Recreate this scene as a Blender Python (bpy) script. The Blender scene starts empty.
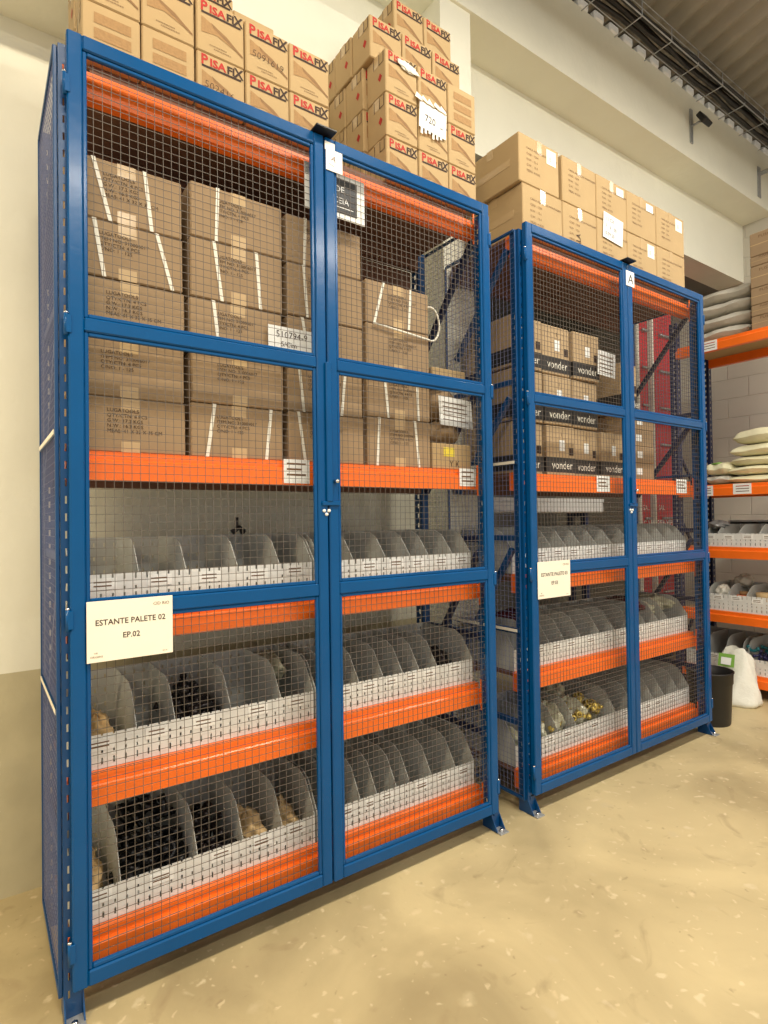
import bpy, math, random
from mathutils import Matrix, Vector
R = random.Random(7)
S = bpy.context.scene
COL = S.collection
PI = math.pi

# ------------------------------------------------------------------ materials
def _rgb(c):
    return tuple(((x / 255) / 12.92 if x / 255 <= .04045 else ((x / 255 + .055) / 1.055) ** 2.4) for x in c) + (1,)

def mat(name, col, rough=.6, metal=0, var=.12, scale=6, bump=0, bscale=60, spec=.5, coat=0, col2=None, stretch=None):
    m = bpy.data.materials.new(name); m.use_nodes = True
    nt = m.node_tree; N = nt.nodes; L = nt.links
    b = N['Principled BSDF']
    b.inputs['Roughness'].default_value = rough; b.inputs['Metallic'].default_value = metal
    b.inputs['Specular IOR Level'].default_value = spec
    b.inputs['Coat Weight'].default_value = coat
    b.inputs['Coat Roughness'].default_value = .12
    tc = N.new('ShaderNodeTexCoord'); mp = N.new('ShaderNodeMapping')
    L.new(tc.outputs['Object'], mp.inputs[0])
    if stretch: mp.inputs['Scale'].default_value = stretch
    n = N.new('ShaderNodeTexNoise'); n.inputs['Scale'].default_value = scale; n.inputs['Detail'].default_value = 6
    L.new(mp.outputs[0], n.inputs['Vector'])
    r = N.new('ShaderNodeValToRGB')
    c = _rgb(col)
    r.color_ramp.elements[0].position = .3; r.color_ramp.elements[1].position = .7
    if col2: c2 = _rgb(col2)
    else: c2 = tuple(x * (1 + var) for x in c[:3]) + (1,)
    r.color_ramp.elements[0].color = tuple(x * (1 - var) for x in c[:3]) + (1,) if not col2 else c
    r.color_ramp.elements[1].color = c2
    L.new(n.outputs['Fac'], r.inputs[0]); L.new(r.outputs[0], b.inputs['Base Color'])
    if bump:
        n2 = N.new('ShaderNodeTexNoise'); n2.inputs['Scale'].default_value = bscale; n2.inputs['Detail'].default_value = 5
        L.new(mp.outputs[0], n2.inputs['Vector'])
        bp = N.new('ShaderNodeBump'); bp.inputs['Strength'].default_value = bump; bp.inputs['Distance'].default_value = .02
        L.new(n2.outputs['Fac'], bp.inputs['Height']); L.new(bp.outputs[0], b.inputs['Normal'])
    return m

M = {}
M['blue'] = mat('blue_paint', (0, 76, 132), .22, 0, .06, 5, .03, 25, .25, .12)
M['blue2'] = mat('blue_rack_paint', (0, 66, 118), .32, 0, .08, 8, .04, 60)
M['navy'] = mat('navy_paint', (24, 36, 74), .5, 0, .1, 8)
M['orange'] = mat('orange_paint', (250, 116, 32), .35, 0, .07, 6, .03, 30, .5, .1)
M['galv'] = mat('galvanised_steel', (176, 178, 180), .42, .55, .1, 40, .03, 80)
M['wire'] = mat('wire_steel', (98, 90, 82), .55, .1, .1, 40)
M['bluewire'] = mat('blue_wire', (120, 126, 160), .5, .0, .1, 40)
M['tray'] = mat('grey_tray_steel', (224, 224, 220), .45, .0, .06, 12, .02, 60)
M['divider'] = mat('grey_divider_steel', (190, 191, 186), .5, .0, .1, 9, .02, 60)
M['kraft'] = mat('kraft_board', (184, 156, 112), .85, 0, .06, 4, .05, 30)
M['kraft2'] = mat('brown_board', (158, 133, 102), .88, 0, .08, 4, .08, 24)
M['kraft3'] = mat('dull_board', (184, 158, 122), .85, 0, .09, 6, .08, 24)
M['kraftd'] = mat('board_flap', (150, 114, 72), .9, 0, .06, 5)
M['print'] = mat('brown_print', (139, 106, 70), .85, 0, .08, 30)
M['fade'] = mat('faded_print', (164, 128, 84), .85, 0, .12, 120)
M['red'] = mat('red_print', (178, 36, 24), .7, 0, .05)
M['ink'] = mat('dark_ink', (58, 40, 30), .8, 0, .1)
M['inkf'] = mat('soft_ink', (112, 82, 56), .85, 0, .1)
M['black'] = mat('black_plastic', (20, 20, 22), .4, 0, .15)
M['band'] = mat('black_band', (44, 42, 42), .5, 0, .15)
M['white'] = mat('white_paper', (240, 240, 236), .7, 0, .02)
M['strap'] = mat('white_strap', (236, 232, 218), .5, 0, .03)
M['cream'] = mat('cream_card', (250, 242, 222), .55, 0, .02)
M['tape'] = mat('clear_tape', (196, 168, 126), .2, 0, .05)
M['wood'] = mat('deck_board', (112, 78, 60), .8, 0, .15, 3, .05, 30, stretch=(1, 8, 8))
M['sack'] = mat('grey_sack', (192, 186, 172), .8, 0, .1, 10, .25, 35)
M['sackc'] = mat('cream_sack', (232, 226, 190), .75, 0, .1, 8, .25, 35)
M['sackw'] = mat('white_sack', (232, 230, 216), .7, 0, .06, 10, .25, 35)
M['green'] = mat('green_print', (128, 176, 74), .6)
M['can'] = mat('black_bin_plastic', (30, 28, 27), .45, 0, .12, 8)
M['redp'] = mat('red_paint', (196, 44, 56), .5, 0, .1, 4)
M['plastic'] = mat('clear_bag', (188, 186, 160), .18, 0, .2, 14, .3, 20)
M['maroon'] = mat('maroon_cloth', (96, 26, 34), .7)
M['brass'] = mat('brass', (196, 172, 84), .42, .45, .15, 20)
M['dark'] = mat('dark_fitting', (50, 44, 44), .3, .5, .3, 20)
M['teal'] = mat('teal_plastic', (30, 110, 120), .4)
M['indigo'] = mat('indigo_plastic', (40, 40, 84), .4)
M['tan'] = mat('tan_roll', (206, 176, 128), .7, 0, .1, 12)
M['cable'] = mat('cable_black', (26, 22, 20), .5)
M['chrome'] = mat('chrome', (220, 220, 220), .2, 1, .02)
M['yellow'] = mat('yellow_sticker', (236, 214, 70), .6)

def wallmat(name, upper, lower=None, split=0, bump=.35):
    m = mat(name, upper, .85, 0, .04, 1.6, bump, 7)
    nt = m.node_tree; N = nt.nodes; L = nt.links
    b = N['Principled BSDF']
    # fine plaster cracks: thin darker voronoi seams, weak
    if lower:
        g = N.new('ShaderNodeNewGeometry'); s = N.new('ShaderNodeSeparateXYZ'); L.new(g.outputs['Position'], s.inputs[0])
        t = N.new('ShaderNodeMath'); t.operation = 'GREATER_THAN'; t.inputs[1].default_value = split; L.new(s.outputs['Z'], t.inputs[0])
        mx = N.new('ShaderNodeMix'); mx.data_type = 'RGBA'
        L.new(t.outputs[0], mx.inputs['Factor'])
        n = N.new('ShaderNodeTexNoise'); n.inputs['Scale'].default_value = 5; n.inputs['Detail'].default_value = 7
        L.new(g.outputs['Position'], n.inputs['Vector'])
        r = N.new('ShaderNodeValToRGB'); r.color_ramp.elements[0].position = .35; r.color_ramp.elements[1].position = .65
        r.color_ramp.elements[0].color = tuple(x * .88 for x in _rgb(lower)[:3]) + (1,); r.color_ramp.elements[1].color = _rgb(lower)
        L.new(n.outputs['Fac'], r.inputs[0])
        src = b.inputs['Base Color'].links[0].from_socket
        L.new(r.outputs[0], mx.inputs['A']); L.new(src, mx.inputs['B']); L.new(mx.outputs['Result'], b.inputs['Base Color'])
    return m
M['wall'] = wallmat('cream_plaster', (236, 233, 214))
M['wall2'] = wallmat('two_tone_plaster', (236, 233, 214), (196, 186, 152), .84)
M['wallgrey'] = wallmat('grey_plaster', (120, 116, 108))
M['roof'] = mat('fibre_cement', (150, 142, 128), .85, 0, .1, 3, .15, 30)

def blockmat():
    m = mat('painted_block', (206, 200, 184), .85, 0, .04, 2, 0)
    N = m.node_tree.nodes; L = m.node_tree.links; b = N['Principled BSDF']
    g = N.new('ShaderNodeNewGeometry'); s = N.new('ShaderNodeSeparateXYZ'); c = N.new('ShaderNodeCombineXYZ')
    L.new(g.outputs['Position'], s.inputs[0]); L.new(s.outputs['Y'], c.inputs['X']); L.new(s.outputs['Z'], c.inputs['Y'])
    k = N.new('ShaderNodeTexBrick'); L.new(c.outputs[0], k.inputs['Vector'])
    k.inputs['Scale'].default_value = 1; k.inputs['Brick Width'].default_value = .4; k.inputs['Row Height'].default_value = .2
    k.inputs['Mortar Size'].default_value = .006; k.inputs['Mortar Smooth'].default_value = .5
    bp = N.new('ShaderNodeBump'); bp.invert = True; bp.inputs['Strength'].default_value = .8; bp.inputs['Distance'].default_value = .008
    L.new(k.outputs['Fac'], bp.inputs['Height']); L.new(bp.outputs[0], b.inputs['Normal'])
    return m
M['block'] = blockmat()

def floormat():
    m = bpy.data.materials.new('worn_concrete'); m.use_nodes = True
    N = m.node_tree.nodes; L = m.node_tree.links; b = N['Principled BSDF']
    g = N.new('ShaderNodeNewGeometry')
    def noise(sc, det=8, dist=0):
        n = N.new('ShaderNodeTexNoise'); n.inputs['Scale'].default_value = sc; n.inputs['Detail'].default_value = det
        n.inputs['Distortion'].default_value = dist; L.new(g.outputs['Position'], n.inputs['Vector']); return n
    n1 = noise(1.3, 10, .8); r1 = N.new('ShaderNodeValToRGB')
    r1.color_ramp.elements[0].position = .33; r1.color_ramp.elements[1].position = .68
    r1.color_ramp.elements[0].color = _rgb((160, 144, 108)); r1.color_ramp.elements[1].color = _rgb((204, 186, 142))
    L.new(n1.outputs['Fac'], r1.inputs[0])
    n2 = noise(9, 8, .4); r2 = N.new('ShaderNodeValToRGB'); r2.color_ramp.elements[0].position = .66; r2.color_ramp.elements[1].position = .74
    L.new(n2.outputs['Fac'], r2.inputs[0])
    mx = N.new('ShaderNodeMix'); mx.data_type = 'RGBA'; mx.inputs['B'].default_value = _rgb((218, 202, 168))
    L.new(r1.outputs[0], mx.inputs['A']); 
    ml = N.new('ShaderNodeMath'); ml.operation = 'MULTIPLY'; ml.inputs[1].default_value = .55; L.new(r2.outputs[0], ml.inputs[0]); L.new(ml.outputs[0], mx.inputs['Factor'])
    n3 = noise(3.2, 12, 2.5); r3 = N.new('ShaderNodeValToRGB'); r3.color_ramp.elements[0].position = .28; r3.color_ramp.elements[1].position = .4
    r3.color_ramp.elements[0].color = (1, 1, 1, 1); r3.color_ramp.elements[1].color = (0, 0, 0, 1)
    L.new(n3.outputs['Fac'], r3.inputs[0])
    ml2 = N.new('ShaderNodeMath'); ml2.operation = 'MULTIPLY'; ml2.inputs[1].default_value = .5; L.new(r3.outputs[0], ml2.inputs[0])
    mx2 = N.new('ShaderNodeMix'); mx2.data_type = 'RGBA'; mx2.inputs['B'].default_value = _rgb((146, 126, 94))
    L.new(mx.outputs['Result'], mx2.inputs['A']); L.new(ml2.outputs[0], mx2.inputs['Factor'])
    # pale chips and small dark pits
    last = mx2.outputs['Result']
    for sc, th, col, seed in ((13, .14, (228, 212, 176), 0), (9, .12, (222, 202, 162), 7), (17, .10, (138, 118, 88), 3), (6, .14, (196, 180, 144), 11), (24, .16, (220, 202, 164), 5)):
        ad = N.new('ShaderNodeVectorMath'); ad.inputs[1].default_value = (seed, seed * 2, 0); L.new(g.outputs['Position'], ad.inputs[0])
        nn = noise(14, 4); mxv = N.new('ShaderNodeVectorMath'); mxv.operation = 'MULTIPLY_ADD'; mxv.inputs[1].default_value = (.09, .09, 0)
        L.new(nn.outputs['Color'], mxv.inputs[0]); L.new(ad.outputs[0], mxv.inputs[2])
        vo = N.new('ShaderNodeTexVoronoi'); vo.inputs['Scale'].default_value = sc; vo.voronoi_dimensions = '2D'; L.new(mxv.outputs[0], vo.inputs['Vector'])
        sp = N.new('ShaderNodeSeparateColor'); L.new(vo.outputs['Color'], sp.inputs[0])
        tm = N.new('ShaderNodeMath'); tm.operation = 'MULTIPLY_ADD'; tm.inputs[1].default_value = th * 5; tm.inputs[2].default_value = -th * 3.6; L.new(sp.outputs[0], tm.inputs[0])
        lt = N.new('ShaderNodeMapRange'); lt.inputs[1].default_value = -.02; lt.inputs[2].default_value = .10
        sb = N.new('ShaderNodeMath'); sb.operation = 'SUBTRACT'; L.new(tm.outputs[0], sb.inputs[0]); L.new(vo.outputs['Distance'], sb.inputs[1]); L.new(sb.outputs[0], lt.inputs[0])
        lt.inputs[4].default_value = .5
        mm = N.new('ShaderNodeMix'); mm.data_type = 'RGBA'; mm.inputs['B'].default_value = _rgb(col); L.new(last, mm.inputs['A']); L.new(lt.outputs[0], mm.inputs['Factor']); last = mm.outputs['Result']
    L.new(last, b.inputs['Base Color'])
    n4 = noise(30, 6); rr = N.new('ShaderNodeMapRange'); rr.inputs[3].default_value = .38; rr.inputs[4].default_value = .62
    L.new(n1.outputs['Fac'], rr.inputs[0]); L.new(rr.outputs[0], b.inputs['Roughness'])
    bp = N.new('ShaderNodeBump'); bp.inputs['Strength'].default_value = .12; bp.inputs['Distance'].default_value = .01
    L.new(n4.outputs['Fac'], bp.inputs['Height']); L.new(bp.outputs[0], b.inputs['Normal'])
    return m
M['floor'] = floormat()

# ------------------------------------------------------------------ mesh builder
_txt = {}
def text_geo(s, size, bold=0):
    k = (s, size, bold)
    if k not in _txt:
        cu = bpy.data.curves.new('tmp', 'FONT'); cu.body = s; cu.size = size; cu.resolution_u = 2; cu.offset = bold
        cu.align_x = 'LEFT'; cu.align_y = 'BOTTOM_BASELINE'
        o = bpy.data.objects.new('tmp', cu); COL.objects.link(o)
        me = bpy.data.meshes.new_from_object(o.evaluated_get(bpy.context.evaluated_depsgraph_get()))
        _txt[k] = ([tuple(v.co) for v in me.vertices], [tuple(p.vertices) for p in me.polygons])
        bpy.data.objects.remove(o); bpy.data.curves.remove(cu); bpy.data.meshes.remove(me)
    return _txt[k]

class MB:
    def __init__(s): s.v = []; s.f = []; s.m = []; s.ml = []; s.sm = []
    def mi(s, m):
        if m not in s.ml: s.ml.append(m)
        return s.ml.index(m)
    def add(s, vs, fs, m, smooth=False, T=None):
        n = len(s.v); k = s.mi(m)
        s.v += [tuple(T @ Vector(v)) if T else tuple(v) for v in vs]
        for f in fs: s.f.append(tuple(i + n for i in f)); s.m.append(k); s.sm.append(smooth)
    def box(s, a, b, m, bev=0, T=None):
        x0, y0, z0 = a; x1, y1, z1 = b
        if bev <= 0:
            vs = [(x, y, z) for z in (z0, z1) for y in (y0, y1) for x in (x0, x1)]
            s.add(vs, [(0, 2, 3, 1), (4, 5, 7, 6), (0, 1, 5, 4), (2, 6, 7, 3), (0, 4, 6, 2), (1, 3, 7, 5)], m, T=T); return
        c = bev
        X = (x0, x1); Y = (y0, y1); Z = (z0, z1); vs = []; idx = {}
        for i in (0, 1):
            for j in (0, 1):
                for k in (0, 1):
                    sx, sy, sz = (1 - 2 * i) * c, (1 - 2 * j) * c, (1 - 2 * k) * c
                    for a_, p in enumerate(((X[i], Y[j] + sy, Z[k] + sz), (X[i] + sx, Y[j], Z[k] + sz), (X[i] + sx, Y[j] + sy, Z[k]))):
                        idx[i, j, k, a_] = len(vs); vs.append(p)
        fs = []
        q = lambda *t: fs.append(tuple(idx[x] for x in t))
        for i in (0, 1):
            a_ = [(i, 0, 0, 0), (i, 1, 0, 0), (i, 1, 1, 0), (i, 0, 1, 0)]; q(*(a_ if i else a_[::-1]))
            a_ = [(0, i, 0, 1), (1, i, 0, 1), (1, i, 1, 1), (0, i, 1, 1)]; q(*(a_[::-1] if i else a_))
            a_ = [(0, 0, i, 2), (1, 0, i, 2), (1, 1, i, 2), (0, 1, i, 2)]; q(*(a_ if i else a_[::-1]))
        for i in (0, 1):
            for j in (0, 1):
                fl = (i + j) % 2 == 0
                a_ = [(i, j, 0, 0), (i, j, 1, 0), (i, j, 1, 1), (i, j, 0, 1)]; q(*(a_[::-1] if fl else a_)[::-1])
                a_ = [(i, 0, j, 0), (i, 1, j, 0), (i, 1, j, 2), (i, 0, j, 2)]; q(*(a_[::-1] if fl else a_))
                a_ = [(0, i, j, 1), (1, i, j, 1), (1, i, j, 2), (0, i, j, 2)]; q(*(a_ if fl else a_[::-1]))
        for i in (0, 1):
            for j in (0, 1):
                for k in (0, 1):
                    a_ = [(i, j, k, 0), (i, j, k, 1), (i, j, k, 2)]; q(*(a_ if (i + j + k) % 2 else a_[::-1]))
        s.add(vs, fs, m, T=T)
    def prism(s, poly, p0, p1, m, caps=True):
        """poly: list of 2d pts (a,b); placed at p0/p1 via functions (a,b)->xyz"""
        n = len(poly); vs = [p0(a, b) for a, b in poly] + [p1(a, b) for a, b in poly]
        fs = [(i, (i + 1) % n, n + (i + 1) % n, n + i) for i in range(n)]
        if caps: fs += [tuple(range(n))[::-1], tuple(range(n, 2 * n))]
        s.add(vs, fs, m)
    def profx(s, poly, x0, x1, m): s.prism(poly, lambda a, b: (x0, a, b), lambda a, b: (x1, a, b), m)
    def profy(s, poly, y0, y1, m): s.prism(poly, lambda a, b: (a, y0, b), lambda a, b: (a, y1, b), m)
    def bar(s, p, q, r, m, n=6, smooth=True, caps=True):
        s.tube([p, q], r, m, n, smooth, caps)
    def tube(s, pts, r, m, n=8, smooth=True, caps=True):
        pts = [Vector(p) for p in pts]; vs = []; fs = []
        rr = r if isinstance(r, (list, tuple)) else [r] * len(pts)
        up = None
        for i, p in enumerate(pts):
            d = (pts[min(i + 1, len(pts) - 1)] - pts[max(i - 1, 0)]).normalized()
            if up is None: up = Vector((0, 0, 1)) if abs(d.z) < .9 else Vector((1, 0, 0))
            a = d.cross(up).normalized(); b = a.cross(d).normalized(); up = b
            off = PI / 4 if n == 4 else 0
            for k in range(n):
                t = 2 * PI * k / n + off; vs.append(p + a * math.cos(t) * rr[i] + b * math.sin(t) * rr[i])
        for i in range(len(pts) - 1):
            for k in range(n):
                k2 = (k + 1) % n; fs.append((i * n + k, i * n + k2, (i + 1) * n + k2, (i + 1) * n + k))
        if caps: fs += [tuple(range(n))[::-1], tuple((len(pts) - 1) * n + k for k in range(n))]
        s.add(vs, fs, m, smooth and n > 4)
    def lathe(s, prof, c, m, n=28, smooth=True):
        vs = []; fs = []
        for r, z in prof:
            for k in range(n): t = 2 * PI * k / n; vs.append((c[0] + r * math.cos(t), c[1] + r * math.sin(t), c[2] + z))
        for i in range(len(prof) - 1):
            for k in range(n): k2 = (k + 1) % n; fs.append((i * n + k, i * n + k2, (i + 1) * n + k2, (i + 1) * n + k))
        s.add(vs, fs, m, smooth)
    def plate(s, xs, zs, hole, to, m):
        """grid sheet: xs/zs edge lists; hole(i,j)->bool; to(x,z)->xyz"""
        nx, nz = len(xs), len(zs); vs = [to(x, z) for z in zs for x in xs]; fs = []
        for j in range(nz - 1):
            for i in range(nx - 1):
                if not hole(i, j): fs.append((j * nx + i, j * nx + i + 1, (j + 1) * nx + i + 1, (j + 1) * nx + i))
        s.add(vs, fs, m)
    def flat(s, pts, m): s.add(pts, [tuple(range(len(pts)))], m)
    def text(s, t, size, T, m, sx=1, bold=0):
        vs, fs = text_geo(t, size, bold); s.add([(v[0] * sx, v[1], v[2]) for v in vs], fs, m, T=T)
    def build(s, name, parent=None, loc=None, solid=0, clean=False):
        me = bpy.data.meshes.new(name); me.from_pydata(s.v, [], s.f)
        for k in s.ml: me.materials.append(M[k] if isinstance(k, str) else k)
        me.polygons.foreach_set('material_index', s.m); me.polygons.foreach_set('use_smooth', s.sm); me.update()
        o = bpy.data.objects.new(name, me); COL.objects.link(o)
        if parent: o.parent = parent
        if loc: o.location = loc
        if solid:
            md = o.modifiers.new('thickness', 'SOLIDIFY'); md.thickness = solid; md.offset = 0
        return o

# text planes: face -Y (front), face -X (left side)
def TF(x, y, z, rot=0): return Matrix.Translation((x, y, z)) @ Matrix.Rotation(PI / 2, 4, 'X') @ Matrix.Rotation(rot, 4, 'Z')
def TL(x, y, z): return Matrix.Translation((x, y, z)) @ Matrix.Rotation(-PI / 2, 4, 'Z') @ Matrix.Rotation(PI / 2, 4, 'X')

def tag(o, label=None, cat=None, group=None, kind=None):
    if label: o['label'] = label
    if cat: o['category'] = cat
    if group: o['group'] = group
    if kind: o['kind'] = kind
    return o
def empty(name, loc=(0, 0, 0), rz=0):
    o = bpy.data.objects.new(name, None); COL.objects.link(o); o.location = loc; o.rotation_euler = (0, 0, rz)
    o.empty_display_size = .1; return o
def copy_tree(o, parent=None):
    c = o.copy(); COL.objects.link(c); c.parent = parent
    for ch in [x for x in o.children]: copy_tree(ch, c)
    return c

# ------------------------------------------------------------------ the setting
def struct(name, a, b, m, label=None):
    k = MB(); k.box(a, b, m); o = k.build(name); o['kind'] = 'structure'
    if label: o['label'] = label
    return o
struct('floor', (-3.5, -6, -.12), (7.5, 3.4, 0), 'floor')
struct('wall_back', (-3.5, .78, 0), (1.91, 1.0, 3.36), 'wall2')
struct('wall_back_upper', (-3.5, .80, 3.8), (2.1, 1.0, 4.9), 'wall')
struct('wall_back_high', (2.1, .82, 3.75), (6.15, 1.06, 4.9), 'wall')
struct('trim_1', (-3.5, .565, 3.36), (1.91, .80, 3.9), 'wall', 'cream plaster lintel above the near cage')
struct('trim_2', (1.905, .562, 0), (2.135, 1.0, 4.36), 'wall', 'square cream plaster pillar between the two cages')
struct('trim_3', (-3.5, .545, 4.33), (6.15, 1.0, 4.87), 'wall', 'cream plaster ring beam under the roof')
struct('wall_right', (6.15, -6, 0), (6.35, 3.4, 5.6), 'block')
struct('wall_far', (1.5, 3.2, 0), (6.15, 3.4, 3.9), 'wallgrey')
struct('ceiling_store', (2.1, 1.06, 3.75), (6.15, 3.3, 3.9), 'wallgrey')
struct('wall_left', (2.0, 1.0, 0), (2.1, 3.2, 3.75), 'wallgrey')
# corrugated roof
k = MB(); P = .177; x = -3.5; xs = []
while x < 7.3: xs.append(x); x += P / 12
ys = [.66, 0, -1, -2, -3, -4, -5, -6]; vs = []
for y in ys:
    for x in xs: vs.append((x, y, 4.955 + .2 * (.56 - y) + .028 * math.cos(2 * PI * x / P)))
n = len(xs); fs = [(j * n + i, j * n + i + 1, (j + 1) * n + i + 1, (j + 1) * n + i) for j in range(len(ys) - 1) for i in range(n - 1)]
k.add(vs, fs, 'roof', True); o = k.build('ceiling', solid=.008); o['kind'] = 'structure'
# added white blocks standing in for daylight below every corrugation, above the beam
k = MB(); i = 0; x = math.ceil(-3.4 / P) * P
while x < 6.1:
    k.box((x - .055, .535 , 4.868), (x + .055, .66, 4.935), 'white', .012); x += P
o = k.build('trim_4'); o['kind'] = 'structure'; o['label'] = 'added white blocks standing in for daylight in the roof corrugations above the beam'

# ------------------------------------------------------------------ cage
W = 1.685; SEAM = .838; ZB, ZT = .089, 2.820
LV = [2.70, 1.535, 1.035, .555, .085]
def beam_prof(y, z, s=1):     # stepped pallet rack beam, front towards -y when s=1
    h = .09
    return [(y, z), (y, z + .058), (y + s * .004, z + .062), (y + s * .016, z + .064), (y + s * .016, z + .088), (y + s * .02, z + h), (y + s * .045, z + h), (y + s * .045, z)]
def wires(k, x0, x1, z0, z1, y, m, step=.0245, axis='x', r=.00085):
    P_ = (lambda a, b, c: (a, b, c)) if axis == 'x' else (lambda a, b, c: (b, a, c))
    n = max(2, round((x1 - x0) / step))
    for i in range(n + 1):
        a = x0 + (x1 - x0) * i / n; k.tube([P_(a, y - r, z0), P_(a, y - r, z1)], r * 1.2, m, 4, False, False)
    n = max(2, round((z1 - z0) / step))
    for i in range(n + 1):
        c = z0 + (z1 - z0) * i / n; k.tube([P_(x0, y + r, c), P_(x1, y + r, c)], r * 1.2, m, 4, False, False)

def upright(name, x, y, parent, mirror=1, m='blue2', h=2.79):
    """perforated open post, 45 x 60 mm, long holes down the face"""
    k = MB(); zs = [0.0]; z = .06
    while z < h - .06: zs += [z, z + .022]; z += .05
    zs.append(h)
    k.plate([x, x + .010, x + .015, x + .045], zs, lambda i, j: j % 2 == 1 and i == 1, lambda a, c: (a, y, c), m)
    xa = x if mirror > 0 else x + .045
    k.plate([0, .02, .034, .055], zs, lambda i, j: j % 2 == 1 and i == 1, lambda a, c: (x, y + a, c), m)
    k.plate([0, .02, .034, .055], zs, lambda i, j: j % 2 == 1 and i == 1, lambda a, c: (x + .045, y + a, c), m)
    k.box((x, y + .05, 0), (x + .012, y + .056, h), m); k.box((x + .033, y + .05, 0), (x + .045, y + .056, h), m)
    return k.build(name, parent, solid=.002)

def door(parent, x0, x1, hinge_left):
    k = MB(); st = .040; b = .004; y0, y1 = 0, .03
    R1, R2 = (1.945, 2.008), (1.118, 1.185)
    # outer tube frame
    k.box((x0, y0, ZB), (x0 + st, y1, ZT), 'blue', b); k.box((x1 - st, y0, ZB), (x1, y1, ZT), 'blue', b)
    k.box((x0 + st, y0, ZB), (x1 - st, y1, ZB + .045), 'blue', b); k.box((x0 + st, y0, ZT - .045), (x1 - st, y1, ZT), 'blue', b)
    for a, c in (R1, R2): k.box((x0 + st, y0 + .001, a + .011), (x1 - st, y1, c - .011), 'blue', b)
    fr = k.build('door', parent)
    # inner angle frame that clamps each mesh panel
    for n, (a, c) in enumerate(((ZB + .045, R2[0] + .011), (R2[1] - .011, R1[0] + .011), (R1[1] - .011, ZT - .045))):
        k = MB(); t = .012; ya, yb = .006, .02; xa, xb = x0 + st, x1 - st
        k.box((xa, ya, a), (xa + t, yb, c), 'blue', .0025); k.box((xb - t, ya, a), (xb, yb, c), 'blue', .0025)
        k.box((xa + t, ya, a), (xb - t, yb, a + t), 'blue', .0025); k.box((xa + t, ya, c - t), (xb - t, yb, c), 'blue', .0025)
        k.build('panel_frame', fr)
        k = MB(); wires(k, xa + .006, xb - .006, a + .006, c - .006, .022, 'wire'); w = k.build('wire_mesh', fr)
    hx = x0 - .006 if hinge_left else x1 + .006
    for z in (2.66, 1.97, 1.13, .20):
        k = MB(); k.tube([(hx, .004, z - .032), (hx, .004, z + .032)], .0058, 'blue', 10)
        s = 1 if hinge_left else -1
        k.box((min(hx, hx + s * .014), -.003, z - .026), (max(hx, hx + s * .014), .001, z + .026), 'blue', .001)
        k.tube([(hx, .004, z + .030), (hx, .004, z + .034)], .0062, 'chrome', 10)
        k.build('hinge', fr)
    return fr

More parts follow.
